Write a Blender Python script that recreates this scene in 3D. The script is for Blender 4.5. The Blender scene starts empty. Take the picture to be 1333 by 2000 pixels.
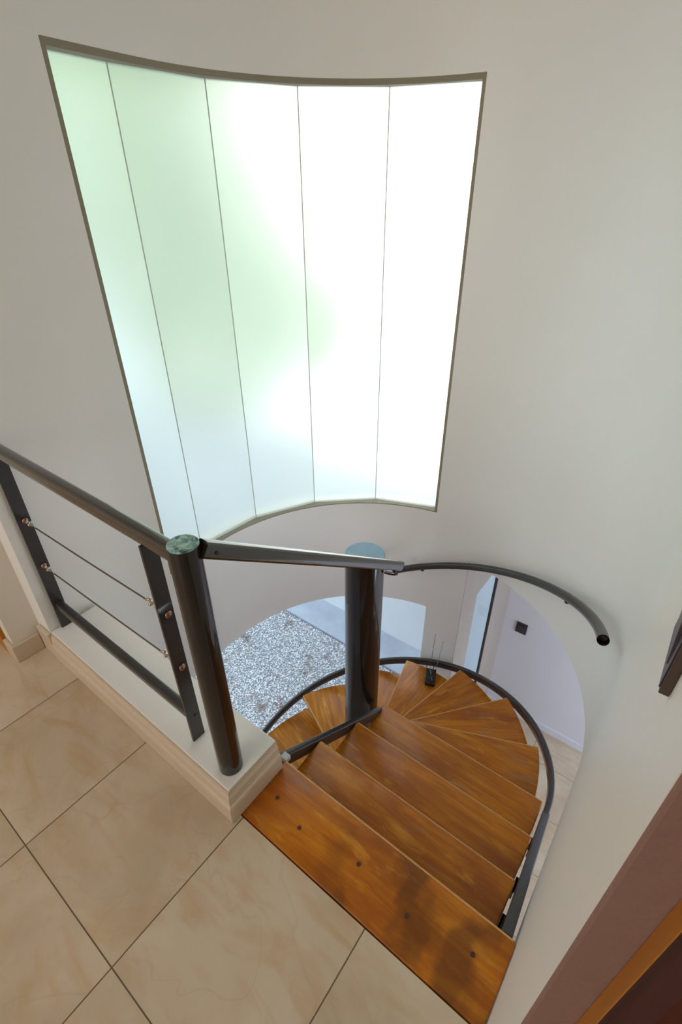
import bpy, bmesh, math, random
import numpy as np
from mathutils import Vector, Matrix
random.seed(7)
PI = math.pi
sc = bpy.context.scene
COL = sc.collection

# ------------------------------------------------------------------ camera
H = 1.6
YAW, PITCH, ROLL = 2.22560781, 0.565990761, -0.00832590841
cam_d = bpy.data.cameras.new('camera')
cam_d.sensor_fit = 'HORIZONTAL'; cam_d.sensor_width = 24.0
cam_d.lens = 970.44 / 1333.0 * 24.0
cam_d.clip_start = 0.01; cam_d.clip_end = 200
cam = bpy.data.objects.new('camera', cam_d); COL.objects.link(cam)
Fv = Vector((math.cos(YAW)*math.cos(PITCH), math.sin(YAW)*math.cos(PITCH), -math.sin(PITCH)))
r0 = Vector((math.sin(YAW), -math.cos(YAW), 0)); u0 = r0.cross(Fv)
Rv = math.cos(ROLL)*r0 + math.sin(ROLL)*u0
Uv = -math.sin(ROLL)*r0 + math.cos(ROLL)*u0
M3 = Matrix((Rv, Uv, -Fv)).transposed()
cam.matrix_world = Matrix.Translation((0, 0, H)) @ M3.to_4x4()
sc.camera = cam

# ------------------------------------------------------------------ colour and world
sc.view_settings.view_transform = 'Standard'; sc.view_settings.look = 'None'
sc.view_settings.gamma = 1.0; sc.view_settings.use_curve_mapping = False
sc.view_settings.exposure = 0.20
sc.cycles.use_denoising = True
sc.cycles.max_bounces = 12; sc.cycles.diffuse_bounces = 9; sc.cycles.transmission_bounces = 8
sc.cycles.sample_clamp_indirect = 8.0
sc.cycles.caustics_refractive = True

world = bpy.data.worlds.new('sky'); sc.world = world; world.use_nodes = True
wn = world.node_tree; wn.nodes.clear()
def wnode(t, **k):
    n = wn.nodes.new(t)
    for a, b in k.items(): setattr(n, a, b)
    return n
SKY = 2.0                       # overall strength of the hazy sky
w_out = wnode('ShaderNodeOutputWorld'); w_bg = wnode('ShaderNodeBackground')
w_tc = wnode('ShaderNodeTexCoord')
w_dot = wnode('ShaderNodeVectorMath', operation='DOT_PRODUCT')
gd = Vector((-0.40, 0.90, 0.10)).normalized(); w_dot.inputs[1].default_value = gd
wn.links.new(w_tc.outputs['Generated'], w_dot.inputs[0])
w_r = wnode('ShaderNodeValToRGB')
w_r.color_ramp.elements[0].position = 0.0; w_r.color_ramp.elements[0].color = (0.58, 0.73, 0.87, 1)
w_r.color_ramp.elements[1].position = 1.0; w_r.color_ramp.elements[1].color = (1.25, 1.2, 1.18, 1)
e = w_r.color_ramp.elements.new(0.72); e.color = (0.66, 0.80, 0.90, 1)
wn.links.new(w_dot.outputs['Value'], w_r.inputs[0])
wn.links.new(w_r.outputs[0], w_bg.inputs[0]); w_bg.inputs[1].default_value = SKY
wn.links.new(w_bg.outputs[0], w_out.inputs[0])

def area(name, loc, target, sx, sy, power, col):
    l = bpy.data.lights.new(name, 'AREA'); l.shape = 'RECTANGLE'; l.size = sx; l.size_y = sy
    l.energy = power; l.color = col
    o = bpy.data.objects.new(name, l); COL.objects.link(o); o.location = loc
    o.rotation_euler = (Vector(target) - Vector(loc)).to_track_quat('-Z', 'Y').to_euler()
    return o
# added unseen fill lights: behind the camera, warm overhead, and in the lower hall
area('room_fill_light', (-1.2, -3.85, 1.5), (-1.2, -.4, -.2), 2.6, 2.0, 66, (1.0, 0.975, 0.93))
area('overhead_fill_light', (-1.3, -1.2, 2.9), (-1.3, -1.2, 0), 1.2, 1.2, 7, (1.0, 0.86, 0.70))
area('hall_fill_light', (2.3, 2.4, -1.5), (0, 2.9, -1.7), 1.2, 1.8, 46, (0.78, 0.87, 1.0))

# ------------------------------------------------------------------ helpers
def tag(o, label=None, cat=None, group=None, kind=None):
    if label: o['label'] = label
    if cat: o['category'] = cat
    if group: o['group'] = group
    if kind: o['kind'] = kind
    return o
def thing(name, label, cat, loc=(0, 0, 0), rz=0, group=None):
    o = bpy.data.objects.new(name, None); COL.objects.link(o)
    o.empty_display_size = 0.1
    o.location = loc; o.rotation_euler = (0, 0, rz)
    return tag(o, label, cat, group)
def obj(name, verts, faces, mat, parent=None, smooth=None, world_coords=True, bevel=0, segs=2):
    me = bpy.data.meshes.new(name); me.from_pydata([tuple(v) for v in verts], [], faces); me.update()
    bm = bmesh.new(); bm.from_mesh(me)
    bmesh.ops.remove_doubles(bm, verts=bm.verts, dist=1e-6)
    if bevel:
        bmesh.ops.dissolve_limit(bm, angle_limit=0.01, verts=bm.verts, edges=bm.edges)
        es = [ed for ed in bm.edges if len(ed.link_faces) == 2 and ed.calc_face_angle(0) > math.radians(25)]
        bmesh.ops.bevel(bm, geom=es, offset=bevel, segments=segs, profile=0.5, affect='EDGES', clamp_overlap=True)
    bmesh.ops.recalc_face_normals(bm, faces=bm.faces)
    bm.to_mesh(me); bm.free()
    if mat: me.materials.append(mat)
    if smooth is not None:
        me.polygons.foreach_set('use_smooth', [True]*len(me.polygons)); me.set_sharp_from_angle(angle=math.radians(smooth))
    o = bpy.data.objects.new(name, me); COL.objects.link(o)
    if parent is not None:
        o.parent = parent
        if world_coords:   # geometry was given in world space
            mw = Matrix.Translation(parent.location) @ parent.rotation_euler.to_matrix().to_4x4()
            p = parent.parent
            while p is not None:
                mw = (Matrix.Translation(p.location) @ p.rotation_euler.to_matrix().to_4x4()) @ mw; p = p.parent
            me.transform(mw.inverted())
    return o
class MB:
    def __init__(s): s.v = []; s.f = []
    def add(s, v, f):
        n = len(s.v); s.v += [tuple(a) for a in v]; s.f += [[i+n for i in q] for q in f]; return s
    def box(s, x0, x1, y0, y1, z0, z1):
        v = [(x, y, z) for z in (z0, z1) for y in (y0, y1) for x in (x0, x1)]
        return s.add(v, [(0, 2, 3, 1), (4, 5, 7, 6), (0, 1, 5, 4), (2, 6, 7, 3), (0, 4, 6, 2), (1, 3, 7, 5)])
    def prism(s, poly, z0, z1):
        n = len(poly)
        v = [(x, y, z0) for x, y in poly] + [(x, y, z1) for x, y in poly]
        return s.add(v, [list(range(n))[::-1], list(range(n, 2*n))] + [(i, (i+1) % n, n+(i+1) % n, n+i) for i in range(n)])
    def sweep(s, path, prof, closed=False, up=Vector((0, 0, 1)), caps=True):
        # prof: list of (side, up) offsets; side = tangent x up
        P = [Vector(p) for p in path]; n = len(P); m = len(prof); v = []
        for i in range(n):
            a = P[(i-1) % n] if (closed or i > 0) else P[i]; b = P[(i+1) % n] if (closed or i < n-1) else P[i]
            t = (b-a).normalized(); u = up if abs(t.dot(up)) < 0.98 else Vector((0, 1, 0))
            sd = t.cross(u).normalized(); u2 = sd.cross(t).normalized()
            for (q, w) in prof: v.append(P[i] + sd*q + u2*w)
        f = []
        for i in range(n if closed else n-1):
            for j in range(m):
                f.append((i*m+j, i*m+(j+1) % m, ((i+1) % n)*m+(j+1) % m, ((i+1) % n)*m+j))
        if not closed and caps: f += [list(range(m))[::-1], [(n-1)*m+j for j in range(m)]]
        return s.add(v, f)
    def tube(s, path, r, seg=16, **k):
        return s.sweep(path, [(r*math.cos(2*PI*j/seg), r*math.sin(2*PI*j/seg)) for j in range(seg)], **k)
    def lathe(s, c, prof, seg=48):
        v = []; m = len(prof)
        for i in range(seg):
            a = 2*PI*i/seg
            for (r, z) in prof: v.append((c[0]+r*math.cos(a), c[1]+r*math.sin(a), c[2]+z))
        f = [(i*m+j, ((i+1) % seg)*m+j, ((i+1) % seg)*m+j+1, i*m+j+1) for i in range(seg) for j in range(m-1)]
        f.append([i*m for i in range(seg)][::-1]); f.append([i*m+m-1 for i in range(seg)])
        return s.add(v, f)
    def build(s, name, mat, parent=None, **k): return obj(name, s.v, s.f, mat, parent, **k)
def rrect(w, h, r, n=4):
    out = []
    for (cx, cy, a0) in ((w/2-r, h/2-r, 0), (-w/2+r, h/2-r, 90), (-w/2+r, -h/2+r, 180), (w/2-r, -h/2+r, 270)):
        for i in range(n+1):
            a = math.radians(a0 + 90*i/n); out.append((cx+r*math.cos(a), cy+r*math.sin(a)))
    return out
def struct(o): o['kind'] = 'structure'; return o

# ------------------------------------------------------------------ materials
class Mat:
    def __init__(s, name, color=(.8, .8, .8), rough=.5, metal=0, **k):
        s.m = bpy.data.materials.new(name); s.m.use_nodes = True; s.t = s.m.node_tree
        s.b = s.t.nodes['Principled BSDF']
        s.b.inputs['Base Color'].default_value = (*color, 1); s.b.inputs['Roughness'].default_value = rough
        s.b.inputs['Metallic'].default_value = metal
        for a, v in k.items(): s.b.inputs[a.replace('_', ' ')].default_value = v
    def n(s, t, ins=None, **k):
        nd = s.t.nodes.new(t)
        for a, v in k.items(): setattr(nd, a, v)
        for a, v in (ins or {}).items():
            if isinstance(v, bpy.types.NodeSocket): s.t.links.new(v, nd.inputs[a])
            else: nd.inputs[a].default_value = v
        return nd
    def link(s, a, b): s.t.links.new(a, b)
    def coord(s, which='Object', scale=(1, 1, 1), loc=(0, 0, 0), rot=(0, 0, 0)):
        tc = s.n('ShaderNodeTexCoord'); mp = s.n('ShaderNodeMapping')
        mp.inputs['Scale'].default_value = scale; mp.inputs['Location'].default_value = loc; mp.inputs['Rotation'].default_value = rot
        s.link(tc.outputs[which], mp.inputs[0]); return mp.outputs[0]
    def noise(s, vec, scale, detail=4, rough=.55, dist=0):
        return s.n('ShaderNodeTexNoise', {'Vector': vec, 'Scale': scale, 'Detail': detail, 'Roughness': rough, 'Distortion': dist}).outputs['Fac']
    def ramp(s, fac, stops):
        r = s.n('ShaderNodeValToRGB', {'Fac': fac}); el = r.color_ramp.elements
        while len(el) < len(stops): el.new(.5)
        for e_, (p, c) in zip(el, stops): e_.position = p; e_.color = (*c, 1) if len(c) == 3 else c
        return r.outputs[0]
    def mix(s, fac, a, b, blend='MIX'):
        nd = s.n('ShaderNodeMix', data_type='RGBA', blend_type=blend)
        for sock, v in ((nd.inputs[0], fac), (nd.inputs[6], a), (nd.inputs[7], b)):
            if isinstance(v, bpy.types.NodeSocket): s.link(v, sock)
            else: sock.default_value = v if not isinstance(v, tuple) or len(v) == 4 else (*v, 1)
        return nd.outputs[2]
    def math(s, op, a, b=0.0, c=None, clamp=False):
        nd = s.n('ShaderNodeMath', operation=op, use_clamp=clamp)
        for i, v in enumerate((a, b) if c is None else (a, b, c)):
            if isinstance(v, bpy.types.NodeSocket): s.link(v, nd.inputs[i])
            else: nd.inputs[i].default_value = v
        return nd.outputs[0]
    def bump(s, h, strength=.3, dist=.01):
        nd = s.n('ShaderNodeBump', {'Height': h, 'Strength': strength, 'Distance': dist}); s.link(nd.outputs[0], s.b.inputs['Normal'])
    def color(s, c): s.link(c, s.b.inputs['Base Color'])
    def rough(s, c): s.link(c, s.b.inputs['Roughness'])

def wall_mat(name, a, b, rough=.55, bump=.25):
    m = Mat(name, a, rough); v = m.coord('Object')
    m.color(m.ramp(m.noise(v, 2.2, 5, .6), [(.3, a), (.75, b)]))
    h = m.noise(v, 60, 4, .6); m.bump(h, bump, .002); return m.m
M_wall = wall_mat('white_plaster', (.87, .87, .855), (.845, .845, .83), .36)
M_wallb = wall_mat('room_plaster', (.78, .74, .68), (.74, .70, .64), .6)
M_rough = wall_mat('shaded_reveal_plaster', (.25, .145, .115), (.21, .12, .095), .8, .9)  # dark tone puts the shade on the wall end into the colour
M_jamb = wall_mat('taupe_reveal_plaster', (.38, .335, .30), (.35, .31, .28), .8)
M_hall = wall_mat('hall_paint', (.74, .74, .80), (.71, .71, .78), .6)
M_ceil = wall_mat('ceiling_paint', (.75, .72, .68), (.72, .69, .65), .8)
M_garden = wall_mat('garden_wall_paint', (.86, .88, .90), (.82, .84, .87), .8)
M_base = wall_mat('skirting_paint', (.62, .52, .40), (.56, .46, .35), .4)
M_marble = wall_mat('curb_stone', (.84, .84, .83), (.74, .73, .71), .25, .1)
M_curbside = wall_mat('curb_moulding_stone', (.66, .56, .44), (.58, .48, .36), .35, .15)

def tile_mat(name, ox, oy, pitch_x, pitch_y):
    m = Mat(name, (.6, .5, .4), .28)
    tc = m.n('ShaderNodeNewGeometry').outputs['Position']
    sep = m.n('ShaderNodeSeparateXYZ', {0: tc})
    def cell(s_, o, p):
        q = m.math('DIVIDE', m.math('SUBTRACT', s_, o), p)
        fr = m.math('FRACT', q); d = m.math('MINIMUM', fr, m.math('SUBTRACT', 1.0, fr))
        return m.math('MULTIPLY', d, p), m.math('FLOOR', q)
    dx, ix = cell(sep.outputs[0], ox, pitch_x); dy, iy = cell(sep.outputs[1], oy, pitch_y)
    d = m.math('MINIMUM', dx, dy)
    grout = m.math('LESS_THAN', d, .0017)
    idv = m.n('ShaderNodeCombineXYZ', {0: m.math('MULTIPLY', ix, 3.7), 1: m.math('MULTIPLY', iy, 5.3), 2: 0.0}).outputs[0]
    vv = m.n('ShaderNodeVectorMath', {0: tc, 1: idv}, operation='ADD').outputs[0]
    n1 = m.noise(vv, 2.6, 6, .6, .4); n2 = m.noise(vv, 7.0, 6, .65, .8)
    st = m.n('ShaderNodeMapping', {'Vector': vv, 'Scale': (1.1, 3.2, 1), 'Rotation': (0, 0, .9)}).outputs[0]
    n3 = m.noise(st, 2.6, 5, .55, 1.2)
    base = m.ramp(n1, [(.30, (.47, .375, .265)), (.52, (.60, .50, .375)), (.75, (.66, .575, .46))])
    base = m.mix(m.ramp(n3, [(.48, (0, 0, 0)), (.74, (.75, .75, .75))]), base, (.50, .31, .15))
    base = m.mix(m.ramp(n2, [(.62, (0, 0, 0)), (.78, (.35, .35, .35))]), base, (.40, .24, .12))
    # thin hairline veins
    vn = m.noise(vv, 1.7, 3, .5, 1.6)
    vein = m.ramp(vn, [(.493, (0, 0, 0)), (.5, (.16, .16, .16)), (.507, (0, 0, 0))])
    base = m.mix(vein, base, (.33, .22, .13))
    m.color(m.mix(grout, base, (.13, .085, .055)))
    m.rough(m.math('ADD', m.math('MULTIPLY', n2, .22), .20))
    h = m.math('SUBTRACT', m.math('MULTIPLY', m.noise(tc, 40, 3), .15), m.math('MULTIPLY', m.math('LESS_THAN', d, .003), 1.0))
    m.bump(h, .35, .002); return m.m
M_tile = tile_mat('sandstone_floor_tile', -.720, -.006, .4533, .450)
M_tile2 = tile_mat('hall_floor_tile', -.25, 1.760, .450, .450)

def wood_mat(name, stain=False):
    m = Mat(name, (.5, .2, .04), .3, Coat_Weight=.22, Coat_Roughness=.12, Specular_IOR_Level=.3)
    v = m.coord('Object')
    info = m.n('ShaderNodeObjectInfo').outputs['Random']
    off = m.n('ShaderNodeCombineXYZ', {0: m.math('MULTIPLY', info, 17.0), 1: m.math('MULTIPLY', info, 29.0), 2: 0.0}).outputs[0]
    v = m.n('ShaderNodeVectorMath', {0: v, 1: off}, operation='ADD').outputs[0]
    g = m.n('ShaderNodeMapping', {'Vector': v, 'Scale': (1.3, 13, 5)}).outputs[0]
    g2 = m.n('ShaderNodeMapping', {'Vector': v, 'Scale': (3, 11, 4)}).outputs[0]
    grain = m.noise(g, 2.2, 7, .68, .6)
    patch = m.noise(g2, .75, 5, .6, .5)
    base = m.ramp(grain, [(.28, (.30, .078, .002)), (.48, (.48, .150, .003)), (.62, (.60, .215, .005)), (.8, (.70, .30, .018))])
    base = m.mix(m.ramp(patch, [(.35, (.75, .75, .75)), (.55, (0, 0, 0))]), base, (.28, .070, .004))
    wear = m.noise(g2, 1.3, 6, .7, 1.0)
    base = m.mix(m.ramp(wear, [(.58, (0, 0, 0)), (.72, (.65, .65, .65))]), base, (.30, .20, .135))
    gold = m.noise(g2, 1.9, 4, .6, .3)
    base = m.mix(m.ramp(gold, [(.58, (0, 0, 0)), (.7, (.6, .6, .6))]), base, (.70, .33, .035))
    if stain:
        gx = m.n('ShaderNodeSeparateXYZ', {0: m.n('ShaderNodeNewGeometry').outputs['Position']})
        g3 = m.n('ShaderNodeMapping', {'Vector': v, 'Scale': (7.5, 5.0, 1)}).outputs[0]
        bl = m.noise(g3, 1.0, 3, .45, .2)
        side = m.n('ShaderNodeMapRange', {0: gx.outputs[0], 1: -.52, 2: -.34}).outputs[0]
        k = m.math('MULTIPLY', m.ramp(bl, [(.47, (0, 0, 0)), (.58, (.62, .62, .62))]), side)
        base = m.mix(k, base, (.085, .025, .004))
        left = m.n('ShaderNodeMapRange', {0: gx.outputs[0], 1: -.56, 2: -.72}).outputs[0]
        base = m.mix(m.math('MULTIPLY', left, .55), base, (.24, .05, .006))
    m.color(base)
    m.rough(m.math('ADD', m.math('MULTIPLY', wear, .35), .18))
    m.bump(grain, .15, .002); return m.m
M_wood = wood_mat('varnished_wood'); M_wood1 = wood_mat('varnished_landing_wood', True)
def plain_wood(name, a, b, rough=.35):
    m = Mat(name, a, rough, Specular_IOR_Level=.25); v = m.coord('Object', (18, 18, 1.5))
    m.color(m.ramp(m.noise(v, 2.0, 6, .65, .6), [(.3, a), (.7, b)])); return m.m
M_frame = plain_wood('orange_wood_frame', (.40, .14, .008), (.52, .20, .014))
M_dark = plain_wood('dark_red_wood', (.035, .005, .002), (.075, .013, .005), .6)
M_nose = plain_wood('pale_wood_edge', (.55, .28, .10), (.68, .40, .18), .4)  # pale strip along the front edge of each tread

def metal_mat(name, c, rough=.18):
    m = Mat(name, c, rough, 0.0, Coat_Weight=.45, Coat_Roughness=.04, Specular_IOR_Level=.25)
    v = m.coord('Object'); n = m.noise(v, 9, 4, .6)
    m.color(m.ramp(n, [(.3, c), (.8, tuple(x*1.5 for x in c))])); m.rough(m.math('ADD', m.math('MULTIPLY', n, .12), rough-.04))
    m.bump(m.noise(v, 90, 2), .04, .001); return m.m
M_black = metal_mat('gloss_black_paint', (.012, .009, .008))
M_black2 = metal_mat('satin_dark_paint', (.030, .027, .027), .32)
M_rail = metal_mat('gloss_rail_paint', (.016, .013, .012), .14)
M_rail.node_tree.nodes['Principled BSDF'].inputs['Coat Weight'].default_value = 1.0
M_rail.node_tree.nodes['Principled BSDF'].inputs['Specular IOR Level'].default_value = .5
M_steel = Mat('galvanised_steel', (.55, .48, .42), .28, 1.0).m
M_cable = Mat('steel_cable', (.16, .14, .12), .4, .8).m
M_copper = Mat('tarnished_bolt', (.42, .24, .17), .32, 1.0).m
M_plug = Mat('dark_screw_plug', (.06, .025, .012), .6).m
M_zinc = Mat('pale_bracket', (.55, .57, .57), .45, .2).m
mp_ = Mat('verdigris_paint', (.2, .4, .4), .45)
v_ = mp_.coord('Object'); 
mp_.color(mp_.ramp(mp_.noise(v_, 32, 5, .65, 1.2), [(.38, (.05, .09, .09)), (.50, (.22, .42, .40)), (.66, (.50, .68, .64))])); M_pat = mp_.m
mp_ = Mat('pale_blue_paint', (.22, .42, .60), .5); v_ = mp_.coord('Object')
mp_.color(mp_.ramp(mp_.noise(v_, 14, 4, .6), [(.3, (.20, .36, .50)), (.7, (.25, .42, .57))])); M_blue = mp_.m
M_switch = Mat('dark_switch_plastic', (.040, .026, .036), .35).m
M_switch2 = Mat('dark_switch_side', (.05, .03, .022), .5).m
M_plastic = Mat('black_plastic', (.012, .012, .013), .25).m
M_seal = wall_mat('grey_green_sealant', (.31, .28, .21), (.25, .22, .16), .7, .5)
M_mull = Mat('pane_joint_sealant', (.62, .70, .66), .5).m
m_ = Mat('concrete_paving', (.5, .54, .62), .8); v_ = m_.coord('Object')
m_.color(m_.ramp(m_.noise(v_, 3, 6, .65), [(.3, (.44, .47, .55)), (.7, (.60, .64, .73))])); M_conc = m_.m
m_ = Mat('garden_soil', (.48, .46, .46), .95); M_soil = m_.m
m_ = Mat('pebbles', (.6, .6, .62), .7); v_ = m_.n('ShaderNodeNewGeometry')
rp = v_.outputs['Random Per Island']
c1 = m_.ramp(rp, [(0, (.36, .36, .40)), (.2, (.62, .63, .68)), (.6, (.82, .83, .88)), (1, (.95, .95, .98))])
dead = m_.noise(v_.outputs['Position'], 3.0, 5, .75)
c1 = m_.mix(m_.ramp(dead, [(.57, (0, 0, 0)), (.63, (.75, .75, .75))]), c1, (.24, .12, .07))
m_.color(c1); M_peb = m_.m
M_leaf = Mat('leaf_green', (.58, .68, .60), .6).m
M_leaf2 = Mat('pale_leaf_green', (.72, .82, .50), .6).m
# frosted glass: diffusing sheet with a rough see-through share
m_ = Mat('frosted_glass'); t = m_.t; t.nodes.remove(m_.b)
out = [n for n in t.nodes if n.type == 'OUTPUT_MATERIAL'][0]
tr = m_.n('ShaderNodeBsdfTranslucent', {'Color': (.90, .93, .88, 1)})
rf = m_.n('ShaderNodeBsdfRefraction', {'Color': (.95, .97, .92, 1), 'Roughness': .9, 'IOR': 1.16})
gl = m_.n('ShaderNodeBsdfGlossy', {'Color': (1, 1, 1, 1), 'Roughness': .35})
mx = m_.n('ShaderNodeMixShader', {0: .6, 1: tr.outputs[0], 2: rf.outputs[0]})
mx2 = m_.n('ShaderNodeMixShader', {0: .05, 1: mx.outputs[0], 2: gl.outputs[0]})
t.links.new(mx2.outputs[0], out.inputs[0]); M_frost = m_.m
m_ = Mat('clear_glass'); t = m_.t; t.nodes.remove(m_.b)
out = [n for n in t.nodes if n.type == 'OUTPUT_MATERIAL'][0]
tp = m_.n('ShaderNodeBsdfTransparent', {'Color': (.94, .97, 1, 1)}); gl = m_.n('ShaderNodeBsdfGlossy', {'Roughness': .02})
mx = m_.n('ShaderNodeMixShader', {0: .06, 1: tp.outputs[0], 2: gl.outputs[0]}); t.links.new(mx.outputs[0], out.inputs[0]); M_clear = m_.m

# ------------------------------------------------------------------ the setting
CX, CY, R, TH = -.9, 1.36, .96, .12
ZL = -2.72                      # lower floor
ZR, ZW = -.248, -.728           # bottom rim at the hall opening, top of the garden opening
WZ0, WZ1 = .018, 1.994          # tall window
ZC = 3.0
def cyl(a, r): a = math.radians(a); return (CX + r*math.cos(a), CY + r*math.sin(a))
YW = 1.006                      # left edge of the tall window
def soft_x(y): return CX-R + .063*((CY-y)/(CY-.42))**1.35
def wcyl(a, r):
    if a <= 180: return cyl(a, r)
    y = CY - (a-180)/23.5*(CY-YW)
    return (soft_x(y) - (r-R), y)
# curved wall: cells along a path and up, with holes, real thickness
path = []                       # (inner point, outer point, key)
for a in sorted(set([203.5, 99.4, 85.2, 0.0] + [float(x) for x in range(2, 204, 2)]), reverse=True):
    path.append((wcyl(a, R), wcyl(a, R+TH), a))
for y, x in ((1.1, .060), (.9, .0598), (.7, .059), (.43, .0560), (.23, .0528)): path.append(((x, y), (CX+R+TH, y), -1))
zs = [ZL, ZW, ZR, WZ0, WZ1, ZC]
def solid(i, j):
    if i < 0 or j < 0 or i >= len(path)-1 or j >= len(zs)-1: return False
    a = (path[i][2] + path[i+1][2])/2 if path[i][2] >= 0 else -1
    z = (zs[j]+zs[j+1])/2
    if a > 99.4: return not (WZ0 < z < WZ1) and not (z < ZW)
    if a > 85.2: return True
    return z > ZR
mb = MB()
def PV(i, j, o): p = path[i][o]; return (p[0], p[1], zs[j])
for i in range(len(path)-1):
    for j in range(len(zs)-1):
        if not solid(i, j): continue
        for o in (0, 1): mb.add([PV(i, j, o), PV(i+1, j, o), PV(i+1, j+1, o), PV(i, j+1, o)], [(0, 1, 2, 3)])
        if not solid(i-1, j): mb.add([PV(i, j, 0), PV(i, j, 1), PV(i, j+1, 1), PV(i, j+1, 0)], [(0, 1, 2, 3)])
        if not solid(i+1, j): mb.add([PV(i+1, j, 0), PV(i+1, j, 1), PV(i+1, j+1, 1), PV(i+1, j+1, 0)], [(0, 1, 2, 3)])
        if not solid(i, j-1): mb.add([PV(i, j, 0), PV(i+1, j, 0), PV(i+1, j, 1), PV(i, j, 1)], [(0, 1, 2, 3)])
        if not solid(i, j+1): mb.add([PV(i, j+1, 0), PV(i+1, j+1, 0), PV(i+1, j+1, 1), PV(i, j+1, 1)], [(0, 1, 2, 3)])
struct(mb.build('wall_back', M_wall, smooth=30))
# left wall: recess beside the curb, then the return with skirting
mb = MB(); ys = [.42+(YW-.42)*i/12 for i in range(13)]
mb.prism([(soft_x(y), y) for y in ys] + [(soft_x(YW)-TH, YW), (-2.06, .95), (-2.06, .42)], ZL, ZC); struct(mb.build('wall_left', M_wall, smooth=30))
mb = MB(); mb.box(-2.06, -1.905, .31, .42, 0, ZC); mb.box(-3.4, -2.95, .31, .45, 0, ZC); mb.box(-2.95, -2.06, .31, .45, 2.12, ZC)
struct(mb.build('wall_left_return', M_wallb))
# right wall end face: rough plaster reveal with shade in its colour, frame and dark door beyond
mb = MB(); mb.box(.0529, .40, .224, .2299, 0, ZC); struct(mb.build('trim_1', M_rough, bevel=.003))
mb = MB(); mb.box(.95, 2.6, .23, .35, 0, ZC); mb.box(.176, .95, .23, .35, 2.12, ZC)
struct(mb.build('wall_front', M_wallb))
mb = MB(); mb.box(-3.5, -3.4, -4, .45, 0, ZC); struct(mb.build('wall_far_left', M_wallb))
mb = MB(); mb.box(2.6, 2.7, -4, .35, 0, ZC); struct(mb.build('wall_far_right', M_wallb))
mb = MB(); mb.box(-3.5, 2.7, -4.1, -4, 0, ZC); struct(mb.build('wall_rear', M_wallb))
# floors
mb = MB(); mb.prism([(-3.5, -4), (2.7, -4), (2.7, .35), (.06, .35), (.06, .4335), (-.747, .4335), (-.747, .60), (-1.79, .60), (-1.79, .45), (-3.5, .45)], ZR, 0)
struct(mb.build('floor', M_tile))
mb = MB(); mb.prism([(-2.06, -1), (2.6, -1), (2.6, 3.5), (-.9, 3.5), (-.9, 2.31), (-2.06, 1.2)], ZL-.1, ZL); struct(mb.build('floor_lower', M_tile2))
# ceilings
mb = MB(); mb.box(-3.5, 2.7, -4.1, .45, ZC, ZC+.1); mb.prism([(-2.06, .45), (.18, .45), (.18, 1.36)] + [cyl(a, R+TH) for a in range(0, 204, 6)], ZC, ZC+.1)
struct(mb.build('ceiling', M_ceil))
arc = [cyl(a, R+TH-.01) for a in range(0, 86, 5)]
mb = MB(); mb.prism([(2.6, .36), (2.6, 3.5), (-.87, 3.5)] + arc[::-1] + [(CX+R+TH-.01, .36)], ZR, -.02); struct(mb.build('ceiling_lower', M_ceil))
# lower hall walls
mb = MB(); mb.box(-.93, 2.6, 3.45, 3.57, ZL, ZR); struct(mb.build('wall_lower_back', M_hall))
mb = MB(); mb.box(2.6, 2.7, -1, 3.57, ZL, ZR); struct(mb.build('wall_lower_right', M_hall))
mb = MB(); mb.box(-2.06, 2.7, -1.1, -1, ZL, ZR); struct(mb.build('wall_lower_front', M_hall))
mb = MB(); mb.box(-2.18, -2.06, -1.1, .5, ZL, ZR); struct(mb.build('wall_lower_left', M_hall))
# wall running back from the hall opening, with a low headed window in it
JX = -.8165
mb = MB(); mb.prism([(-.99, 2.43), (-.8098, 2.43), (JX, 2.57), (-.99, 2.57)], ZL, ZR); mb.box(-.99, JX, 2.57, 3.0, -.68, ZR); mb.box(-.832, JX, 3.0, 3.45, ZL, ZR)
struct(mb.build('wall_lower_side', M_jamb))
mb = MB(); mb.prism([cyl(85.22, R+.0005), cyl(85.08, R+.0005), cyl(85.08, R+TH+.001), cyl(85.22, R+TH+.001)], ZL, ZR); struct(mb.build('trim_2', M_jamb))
mb = MB(); mb.box(JX, 2.6, 3.435, 3.45, ZL, ZL+.085); struct(mb.build('baseboard_lower', M_hall, bevel=.003))
w2 = bpy.data.objects.new('window_2', None); COL.objects.link(w2); w2.location = (-.92, 3.1, ZL); w2['kind'] = 'structure'
mb = MB(); mb.box(-.836, JX+.002, 2.985, 3.0, ZL, -.68); mb.build('window_frame', M_black2, w2, bevel=.002)
mb = MB(); mb.box(-.834, -.829, 2.572, 2.985, ZL+.01, -.685); mb.build('window_pane', M_clear, w2)
# baseboard at the left return
mb = MB(); pr = [(-1.905, .404), (-1.890, .404), (-1.890, .295), (-1.975, .295), (-1.975, .31), (-1.905, .31)]
mb.prism(pr, 0, .085); struct(mb.build('baseboard_left', M_base, bevel=.004))
# garden ground
mb = MB(); mb.prism([(-7, -1), (-2.19, -1), (-2.19, .5), (-2.07, 1.2), (-.99, 2.3), (-.99, 3.18), (-7, 3.18)], ZL-.2, ZL-.02); struct(mb.build('ground_soil', M_soil))
mb = MB(); mb.box(-7, -.99, 3.19, 3.60, ZL-.2, ZL+.01); struct(mb.build('ground_paving', M_conc, bevel=.004))
mb = MB(); mb.box(-7, -.93, 3.60, 3.75, ZL-.2, -.55); struct(mb.build('wall_garden', M_garden))
mb = MB(); mb.box(-7.15, -7, -1, 3.75, ZL-.2, -.55); struct(mb.build('wall_garden_left', M_garden))
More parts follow.
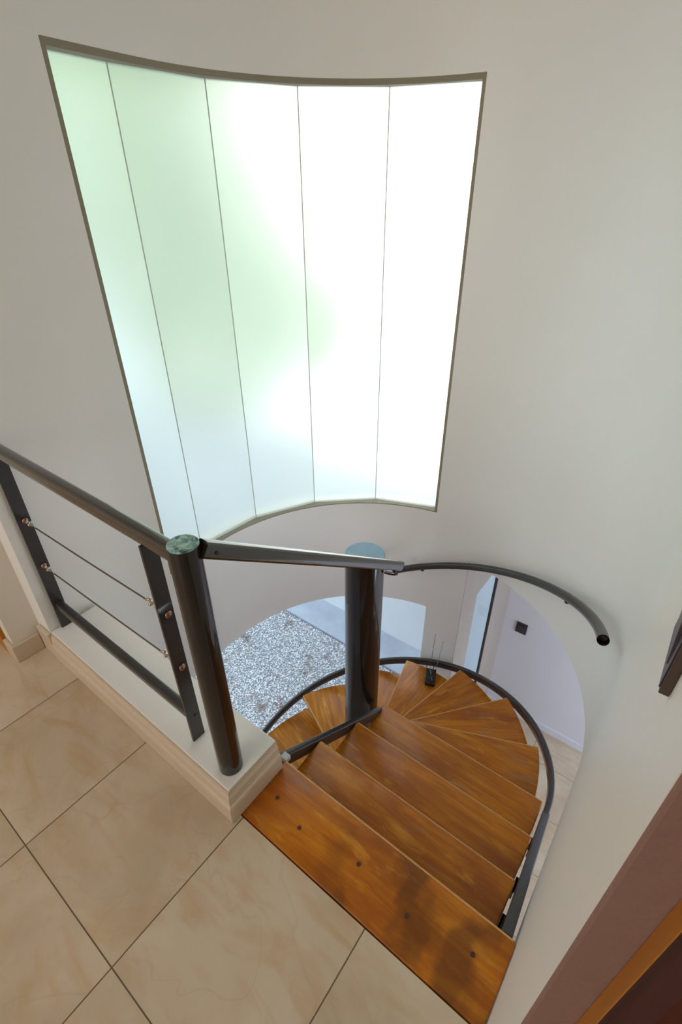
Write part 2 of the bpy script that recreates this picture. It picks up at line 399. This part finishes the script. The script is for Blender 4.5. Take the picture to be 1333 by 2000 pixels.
# pebbles (uncountable): one object
base = []
bm = bmesh.new(); bmesh.ops.create_icosphere(bm, subdivisions=1, radius=1.0)
iv = [v.co.copy() for v in bm.verts]; ifc = [[v.index for v in f.verts] for f in bm.faces]; bm.free()
mb = MB(); rnd = random.Random(3)
PX0, PX1, PY0, PY1 = -4.6, -1.0, .95, 3.175
n = 0
st = .0185
yy = PY0
while yy < PY1:
    xx = PX0
    while xx < PX1:
        x = xx + rnd.uniform(-.35, .35)*st; y = yy + rnd.uniform(-.35, .35)*st; xx += st
        if y > 3.172 or (math.hypot(x-CX, y-CY) < .90) or (x > -2.2 and y < 1.3) or (x > -1.13 and y < 2.47): continue
        r = rnd.uniform(.006, .0125); a = rnd.uniform(0, PI); ex = rnd.uniform(.75, 1.3); ca, sa = math.cos(a), math.sin(a)
        z = ZL - .012 + rnd.uniform(-.004, .006)
        n0 = len(mb.v)
        for q in iv:
            qx, qy = q.x*r*ex, q.y*r; mb.v.append((x+qx*ca-qy*sa, y+qx*sa+qy*ca, z+q.z*r*.75))
        mb.f += [[i+n0 for i in f] for f in ifc]
    yy += st
me = bpy.data.meshes.new('pebbles'); me.from_pydata(mb.v, [], mb.f); me.materials.append(M_peb)
o = bpy.data.objects.new('pebbles', me); COL.objects.link(o)
tag(o, 'white and grey pebbles covering the garden bed below the curved wall', 'pebbles', kind='stuff')

# tall curved window of frosted panes
w1 = bpy.data.objects.new('window_1', None); COL.objects.link(w1); w1.location = (CX-.9, CY, 0); w1['kind'] = 'structure'
GA = [203.5, 187.6, 164.8, 143.4, 121.9, 99.4]
GR = R + .046
seal = MB()
for k in range(5):
    a0, a1 = GA[k], GA[k+1]; A = wcyl(a0, GR); B = wcyl(a1, GR)
    pm = MB(); C2 = wcyl(a1, GR+.012); D2 = wcyl(a0, GR+.012)
    pm.prism([A, B, C2, D2], WZ0+.004, WZ1-.004)
    # a single sheet each: keep only the inner face so the diffusing layer is crossed once
    obj('window_pane', [(*A, WZ0+.004), (*B, WZ0+.004), (*B, WZ1-.004), (*A, WZ1-.004)], [(0, 1, 2, 3)], M_frost, w1)
    # sealant bead top and bottom, following the facet
    for z0, z1 in ((WZ0, WZ0+.006), (WZ1-.020, WZ1)):
        ai, bi = wcyl(a0, R+.002), wcyl(a1, R+.002)
        n_ = 4; inn = [wcyl(a0+(a1-a0)*i/n_, R+.0015) for i in range(n_+1)]
        seal.prism(inn + [wcyl(a1, GR+.02), wcyl(a0, GR+.02)], z0, z1)
for a in GA[1:-1]:
    mm = MB(); c_ = wcyl(a, GR-.002); mm.tube([(c_[0], c_[1], WZ0+.004), (c_[0], c_[1], WZ1-.004)], .0026, 8); mm.build('mullion', M_mull, w1)
for a0, a1 in ((203.5, 202.4), (100.3, 99.4)):
    seal.prism([wcyl(a0, R+.0015), wcyl(a1, R+.0015), wcyl(a1, GR+.02), wcyl(a0, GR+.02)], WZ0, WZ1)
seal.build('window_frame', M_seal, w1)

# garden trees seen as green blur through the frosted panes
def foliage(name, label, blobs, mat, count, rs, cat):
    mb = MB(); rr = random.Random(len(name)+count)
    for _ in range(count):
        c, rad = rr.choice(blobs); d = Vector((rr.gauss(0, 1), rr.gauss(0, 1), rr.gauss(0, 1))).normalized()*rad*rr.uniform(.72, 1.0)
        p = Vector(c)+Vector((d.x, d.y, d.z)); a = Vector((rr.gauss(0, 1), rr.gauss(0, 1), rr.gauss(0, 1))).normalized(); b = a.orthogonal().normalized()
        s = rs*rr.uniform(.7, 1.3); mb.add([p-a*s, p+b*s*.45, p+a*s, p-b*s*.45], [(0, 1, 2, 3)])
    t_ = thing(name, label, cat, (blobs[0][0][0], blobs[0][0][1], ZL))
    obj('foliage', mb.v, mb.f, mat, t_)
    tk = MB(); bx = blobs[0][0]; tk.tube([(bx[0], bx[1], ZL-.02), (bx[0]+.05, bx[1], ZL+1.2), (bx[0], bx[1], bx[2])], .07, 10); tk.build('trunk', M_soil, t_, smooth=40)
foliage('garden_tree', 'leafy green tree blurred behind the left frosted panes of the tall window', [((-5.0, 2.6, 2.2), 1.0), ((-5.3, 3.3, 1.0), .9), ((-4.7, 2.0, 3.3), .8), ((-4.9, 3.9, 2.1), .8), ((-4.5, 4.0, 3.4), .7), ((-4.2, 4.6, .4), .8), ((-5.0, 3.3, 3.2), .9), ((-4.9, 4.4, 1.4), .8), ((-4.7, 3.8, .2), .95)], M_leaf2, 8500, .12, 'tree')

# ------------------------------------------------------------------ stone curb
cb = thing('stone_curb', 'low cream stone curb with moulded edge carrying the black cable railing', 'curb', (-1.25, .5, 0))
def curb_profile(off):   # footprint offset outward from the slab
    return [(-1.797+.0, .6225), (-1.797, .4205-off), (-.7495+off, .4205-off), (-.7495+off, .6225)]
mb = MB(); prof = [(0, .0185), (.062, .0185), (.070, .0165), (.074, .011), (.088, .009), (.100, .0085), (.112, .003), (.1255, .002), (.1258, .002)]
rings = [(z, curb_profile(o_)) for z, o_ in prof]
v = []; f = []
for z, pl in rings: v += [(x, y, z+.001) for x, y in pl]
for i in range(len(rings)-1):
    for j in range(4): f.append((i*4+j, i*4+(j+1) % 4, (i+1)*4+(j+1) % 4, (i+1)*4+j))
f.append((3, 2, 1, 0)); f.append(tuple((len(rings)-1)*4+j for j in range(4)))
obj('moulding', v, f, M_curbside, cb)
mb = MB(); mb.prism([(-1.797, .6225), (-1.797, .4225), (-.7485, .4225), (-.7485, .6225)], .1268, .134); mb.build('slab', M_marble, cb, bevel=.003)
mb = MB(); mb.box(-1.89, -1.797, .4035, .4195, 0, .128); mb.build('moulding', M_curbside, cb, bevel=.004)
ZCB = .134

# ------------------------------------------------------------------ railing
rail = thing('cable_railing', 'black metal railing with steel cables and newel post standing on the cream curb', 'railing', (-.80, .485, ZCB))
PXc, PYc = -.803, .482
mb = MB(); mb.lathe((PXc, PYc, 0), [(.0365, ZCB), (.0365, .966)], 40); post = mb.build('newel_post', M_black, rail, smooth=40)
mb = MB(); mb.lathe((PXc, PYc, 0), [(.0352, .9662), (.0352, .9685), (.033, .9705)], 40); tag(mb.build('post_cap', M_pat, post, smooth=30), 'worn verdigris green cap')
# level handrail to the left
hp = rrect(.036, .046, .014, 5)
mb = MB(); mb.sweep([(-1.797, .482, .925), (-.838, .482, .925)], hp); mb.build('handrail', M_rail, rail, smooth=40)
# sloping handrail down to the spiral column
hp2 = rrect(.034, .042, .009, 3)
mb = MB(); mb.sweep([(-.778, .508, .951), (-.779, 1.405, .331)], hp2); sr = mb.build('sloping_handrail', M_rail, rail, smooth=40)
mb = MB(); mb.sweep([(-.772, 1.345, .345), (-.768, 1.36, .325), (-.775, 1.372, .308), (-.80, 1.375, .298), (-.826, 1.365, .30)], rrect(.016, .008, .002)); mb.build('bracket', M_black, sr)
mb = MB(); mb.tube([(-.765, .535, .930), (-.758, .535, .930)], .0045, 10); mb.build('bolt', M_plug, sr)
def baluster(x, first):
    zb = (.642, .440) if first else (.672, .467)
    mb = MB(); mb.box(x-.0045, x+.0045, .461, .505, ZCB, .905); b = mb.build('baluster', M_black2, rail, bevel=.0012)
    for z in zb:
        mb = MB(); mb.add(*sph((x+(.007 if not first else .007), .485, z), .011, .6)); mb.build('bolt', M_copper, b, smooth=60)
    if not first:
        mb = MB(); mb.tube([(x+.004, .488, .243), (x+.0065, .488, .243)], .0055, 12, up=Vector((0, 0, 1))); mb.build('bolt', M_plug, b)
    return b
def sph(c, r, sx=1.0, n=12, m=8):
    v = [(c[0], c[1], c[2]+r)]; f = []
    for i in range(1, m):
        for j in range(n):
            a, b = PI*i/m, 2*PI*j/n; v.append((c[0]+sx*r*math.sin(a)*math.cos(b), c[1]+r*math.sin(a)*math.sin(b), c[2]+r*math.cos(a)))
    v.append((c[0], c[1], c[2]-r)); L = len(v)-1
    for j in range(n): f.append((0, 1+j, 1+(j+1) % n)); f.append((L, L-n+(j+1) % n, L-n+j))
    for i in range(m-2):
        for j in range(n): f.append((1+i*n+j, 1+i*n+(j+1) % n, 1+(i+1)*n+(j+1) % n, 1+(i+1)*n+j))
    return v, f
BX0, BX1 = -1.785, -.957
baluster(BX0, True); baluster(BX1, False)
mb = MB(); mb.sweep([(BX0+.005, .484, .243), (BX1-.005, .484, .243)], rrect(.03, .036, .007, 3)); mb.build('bottom_rail', M_black2, rail, smooth=40)
for zl, zr in ((.642, .672), (.440, .467)):
    xa, xb = BX0+.082, BX1-.088
    mb = MB(); mb.tube([(xa, .485, zl), ((xa+xb)/2, .485, (zl+zr)/2-.002), (xb, .485, zr)], .0026, 8); cbl = mb.build('cable', M_cable, rail, smooth=60)
    for xe, sgn, z, g in ((BX0, 1, zl, .020), (BX1, -1, zr, .052)):
        mb = MB()
        ring = [(xe+sgn*(g+.0115*math.cos(a)), .485, z+.0095*math.sin(a)) for a in [2*PI*i/20 for i in range(20)]]
        mb.tube(ring, .0024, 8, closed=True, up=Vector((0, 1, 0)))
        mb.tube([(xe+sgn*.004, .485, z), (xe+sgn*(g-.010), .485, z)], .0035, 8)
        mb.tube([(xe+sgn*(g+.010), .485, z+.001), (xe+sgn*(g+.022), .488, z+.003), (xe+sgn*(g+.040), .485, z)], .0042, 8)
        mb.add(*sph((xe+sgn*(g+.026), .487, z+.006), .0065)); mb.add(*sph((xe+sgn*(g+.018), .483, z-.004), .0055))
        mb.build('cable_clamp', M_steel, cbl, smooth=50)

# ------------------------------------------------------------------ wall handrail
def hz(a): return .300 - .72*(a-9.4)/101.7
wh = thing('wall_handrail', 'dark round handrail curving down along the white stairwell wall', 'handrail', (*cyl(60, .89), hz(60)))
pts = [(*cyl(a, .893), hz(a)) for a in np.linspace(112, 9.5, 60)]
mb = MB(); mb.tube(pts, .0205, 20, caps=False)
mb.build('handrail', M_black2, wh, smooth=60)
# open tube end
e1, e0 = Vector(pts[-1]), Vector(pts[-2]); tdir = (e1-e0).normalized()
mb = MB(); mb.tube([e1-tdir*.04, e1+tdir*.001], .0165, 20, caps=False); mb.tube([e1-tdir*.04, e1-tdir*.039], .0165, 20)
ring = []
mb.build('tube_lining', M_plug, wh, smooth=60)
mb = MB(); s0 = Vector(pts[0]); mb.tube([s0-(Vector(pts[1])-s0).normalized()*.002, s0], .0205, 20); mb.build('end_cap', M_black, wh, smooth=40)
for a in (101.5, 40):
    z = hz(a); q0 = cyl(a, .893); q1 = cyl(a, R)
    mb = MB(); mb.sweep([(q0[0], q0[1], z-.018), (q0[0], q0[1], z-.032), ((q0[0]+q1[0])/2, (q0[1]+q1[1])/2, z-.038), (q1[0], q1[1], z-.038)], rrect(.018, .006, .002)); mb.build('bracket', M_black, wh)

# ------------------------------------------------------------------ spiral stair
stair = thing('spiral_stair', 'varnished orange wooden spiral stair winding down around a black steel column', 'staircase', (-.9, 1.335, ZL))
KX, KY, KR = -.905, 1.335, .0815
mb = MB(); mb.lathe((KX, KY, 0), [(KR+.0, ZL), (KR, .3685)], 56); colo = mb.build('column', M_black, stair, smooth=40)
mb = MB(); mb.lathe((KX, KY, 0), [(KR-.001, .3688), (KR+.0005, .371), (KR+.0005, .374), (KR-.002, .376)], 56); tag(mb.build('column_cap', M_blue, colo, smooth=30), 'pale blue painted cap')
TT = .036
def tread(verts2d, z, rz, origin, mat=None, screws=(), nose=None):
    """verts2d in world xy; local x axis along rz"""
    e_ = Matrix.Translation((origin[0], origin[1], z)) @ Matrix.Rotation(rz, 4, 'Z')
    mb = MB(); mb.prism(verts2d, z-TT, z)
    o = mb.build('tread', mat or M_wood, None, bevel=.006, segs=3, smooth=35)
    o.data.transform(e_.inverted())
    o.parent = stair; o.matrix_parent_inverse = Matrix.Identity(4)
    o.location = (origin[0]-stair.location[0], origin[1]-stair.location[1], z-stair.location[2]); o.rotation_euler = (0, 0, rz)
    if nose:
        nb = MB(); A, B = [Vector((*q, z-.0035)) for q in nose]; dv = (B-A).normalized()*.006
        nb.tube([A+dv, B-dv], .0042, 10); no = nb.build('nosing_edge', M_nose, smooth=60); no.data.transform(e_.inverted()); no.parent = o
    for (x, y) in screws:
        s_ = MB(); s_.tube([(x, y, z-.002), (x, y, z+.0006)], .0065, 14, up=Vector((0, 1, 0)))
        so = s_.build('screw_plug', M_plug); so.data.transform(e_.inverted()); so.parent = o
    return o
RISE = .17
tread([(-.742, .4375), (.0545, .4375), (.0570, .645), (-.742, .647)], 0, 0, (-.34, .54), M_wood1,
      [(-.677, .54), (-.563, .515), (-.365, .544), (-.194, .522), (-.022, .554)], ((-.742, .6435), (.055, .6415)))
XL = -.766
tread([(XL, .625), (.004, .625), (.006, .857), (XL, .856)], -RISE, 0, (-.38, .74), nose=((XL, .8525), (.004, .8535)))
tread([(XL, .835), (.003, .835), (.003, 1.105), (XL, 1.105)], -2*RISE, 0, (-.38, .97), nose=((XL, 1.1015), (.003, 1.1015)))
tread([(XL, 1.083), (.000, 1.083), (-.008, 1.362), (-.79, 1.356)], -3*RISE, 0, (-.38, 1.22), nose=((-.79, 1.3525), (-.008, 1.3585)))
RO = .866
for k in range(5, 16):
    a1 = 26*(k-4) - (1.5 if k == 5 else 0); a0 = a1-26-4.5
    n_ = 10
    outer = [cyl(a0+(a1-a0)*i/n_, RO) for i in range(n_+1)]
    def rot(a, r, off=0):
        b = math.radians(a); return (CX+r*math.cos(b)-off*math.sin(b), CY+r*math.sin(b)+off*math.cos(b))
    inner = [rot(a1, .10, .012), rot(a0, .10, -.02)]
    mid = math.radians((a0+a1)/2)
    oc = (CX+.5*math.cos(mid), CY+.5*math.sin(mid))
    tread(outer + inner, -RISE*(k-1), math.radians((a0+a1)/2), oc, nose=(rot(a1, .10, .009), rot(a1, RO, -.0035)))
# risers' support brackets between stringers and treads
def zst(y): return -.04 - .70*(y-.66) - .012
def lin(x, y0, y1, dz=0): return [(x, y0+(y1-y0)*i/8, zst(y0+(y1-y0)*i/8)-.025+dz) for i in range(9)]
mb = MB(); mb.sweep(lin(-.785, .652, 1.31, .012), rrect(.026, .05, .005, 3)); mb.build('inner_stringer', M_black2, stair, smooth=40)
def zo(a): return -.558-.17*a/26
sp = [(.032-.014*((y-.652)/.69), y, zst(y)-.03) for y in np.linspace(.652, 1.32, 9)]
mb = MB(); mb.sweep(sp, rrect(.030, .056, .005, 3)); mb.build('outer_stringer', M_black2, stair, smooth=40)
mb = MB(); mb.sweep([(.0185, 1.30, zst(1.30)-.03)] + [(*cyl(a, .917 - .010*min(1, a/25)), zo(a)) for a in np.linspace(.5, 280, 110)], rrect(.025, .054, .008, 3)); mb.build('curved_stringer', M_black2, stair, smooth=40)
for i, y in enumerate((.70, .90, 1.15)):
    z = -RISE*(i+1)-TT
    mb = MB(); mb.box(-.02, .020, y+.02, y+.07, z-.008, z-.001); mb.box(.006, .012, y+.02, y+.07, z-.06, z-.001); mb.build('bracket', M_black2, stair)
    mb = MB(); mb.box(-.775, -.742, y+.03, y+.065, z-.007, z-.001); mb.box(-.772, -.766, y+.03, y+.065, z-.05, z-.001); mb.build('bracket', M_zinc, stair)
mb = MB(); mb.box(-.772, -.745, .652, .676, -.034, -.014); mb.build('bracket', M_zinc, stair, bevel=.002)
for k in range(5, 16):
    a = 26*(k-4)-27.5; z = -RISE*(k-1)-TT
    p, q = cyl(a, .80), cyl(a, .897)
    mb = MB(); mb.sweep([(*p, z-.006), (*q, z-.006)], rrect(.026, .008, .002)); mb.build('bracket', M_black2, stair)

# ------------------------------------------------------------------ small things
# black box with thin wires on a lower tread
ZB = -RISE*7
bx = thing('antenna_box', 'small black box with thin wire aerials lying on a lower wooden tread', 'antenna', (-.900, 2.165, ZB+.001), math.radians(23))
L = dict(world_coords=False)
mb = MB(); mb.box(-.034, .034, -.075, .055, 0, .026); mb.build('housing', M_plastic, bx, bevel=.005, **L)
mb = MB(); mb.box(-.020, .020, -.045, .03, .0262, .030); mb.build('lid', M_plastic, bx, bevel=.0015, **L)
def wire(p, r, m, nm): mb = MB(); mb.tube([Vector(q) for q in p], r, 8); return mb.build(nm, m, bx, smooth=60, **L)
wire([(-.01, .05, .012), (-.008, .064, .12), (-.004, .074, .34)], .0016, M_cable, 'aerial')
wire([(.024, .05, .012), (.034, .064, .08), (.052, .08, .27)], .0018, M_steel, 'aerial')
mb = MB(); mb.add(*sph((.052, .08, .27), .004)); mb.build('aerial_tip', M_copper, bx, smooth=60, **L)
loop = [(-.030, .03, .026), (-.036, .05, .06), (-.012, .055, .088), (.014, .055, .062), (.008, .02, .038), (-.004, -.03, .036), (.006, -.06, .030)]
wire(loop, .003, M_plastic, 'lead')
wire([(-.01, .04, .03), (.0, .0, .036), (.012, -.05, .03)], .0016, M_steel, 'lead')

def switch(name, label, M, size, th, tilt):
    t_ = thing(name, label, 'light switch'); t_.matrix_world = M
    h = size/2
    def b(nm, v, f, mt, **k): return obj(nm, v, f, mt, t_, world_coords=False, **k)
    m0 = MB(); m0.box(-h, h, -h, h, 0, th); b('plate', m0.v, m0.f, M_switch2, bevel=.0006)
    m1 = MB(); q = h*.93; m1.box(-q, q, -q, q, th, th+.0012); b('frame', m1.v, m1.f, M_switch, bevel=.0005)
    q = h*.62
    v = [(-q, -q, th), (q, -q, th), (q, q, th), (-q, q, th), (-q, -q, th+.002), (q, -q, th+.002), (q, q, th+tilt), (-q, q, th+tilt)]
    b('rocker', v, [(0, 3, 2, 1), (4, 5, 6, 7), (0, 1, 5, 4), (1, 2, 6, 5), (2, 3, 7, 6), (3, 0, 4, 7)], M_switch, bevel=.0006)
    return t_
# near switch: on the right wall, faces -x
Mx = Matrix(((0, 0, -1, .0548), (-1, 0, 0, .4295), (0, 1, 0, 1.2875), (0, 0, 0, 1)))
switch('light_switch', 'dark square light switch at the right edge on the near white wall', Mx, .095, .008, .006)
My = Matrix(((1, 0, 0, -.655), (0, 0, -1, 3.4495), (0, 1.2, 0, -1.615), (0, 0, 0, 1)))
switch('light_switch', 'small dark square light switch on the pale lower hall wall below', My, .094, .010, .007)

# doors at both picture edges
d1 = bpy.data.objects.new('door_1', None); COL.objects.link(d1); d1.location = (.5, .2, 0); d1['kind'] = 'structure'
mb = MB(); mb.box(.0832, .135, .1985, .2235, .001, 2.12); mb.build('door_frame', M_frame, d1, bevel=.0015)
mb = MB(); mb.box(.0832, .95, .160, .1980, .004, 2.10); mb.build('door_panel', M_dark, d1)
d2 = bpy.data.objects.new('door_2', None); COL.objects.link(d2); d2.location = (-2.5, .33, 0); d2['kind'] = 'structure'
mb = MB(); mb.box(-2.058, -1.978, .296, .309, .001, 2.15); mb.box(-2.95, -2.87, .296, .309, .001, 2.15); mb.box(-2.95, -1.978, .296, .309, 2.07, 2.15); mb.build('door_frame', M_frame, d2)
mb = MB(); mb.box(-2.87, -2.062, .36, .40, .004, 2.07); mb.build('door_panel', M_frame, d2, bevel=.002)
bpy.context.view_layer.update()
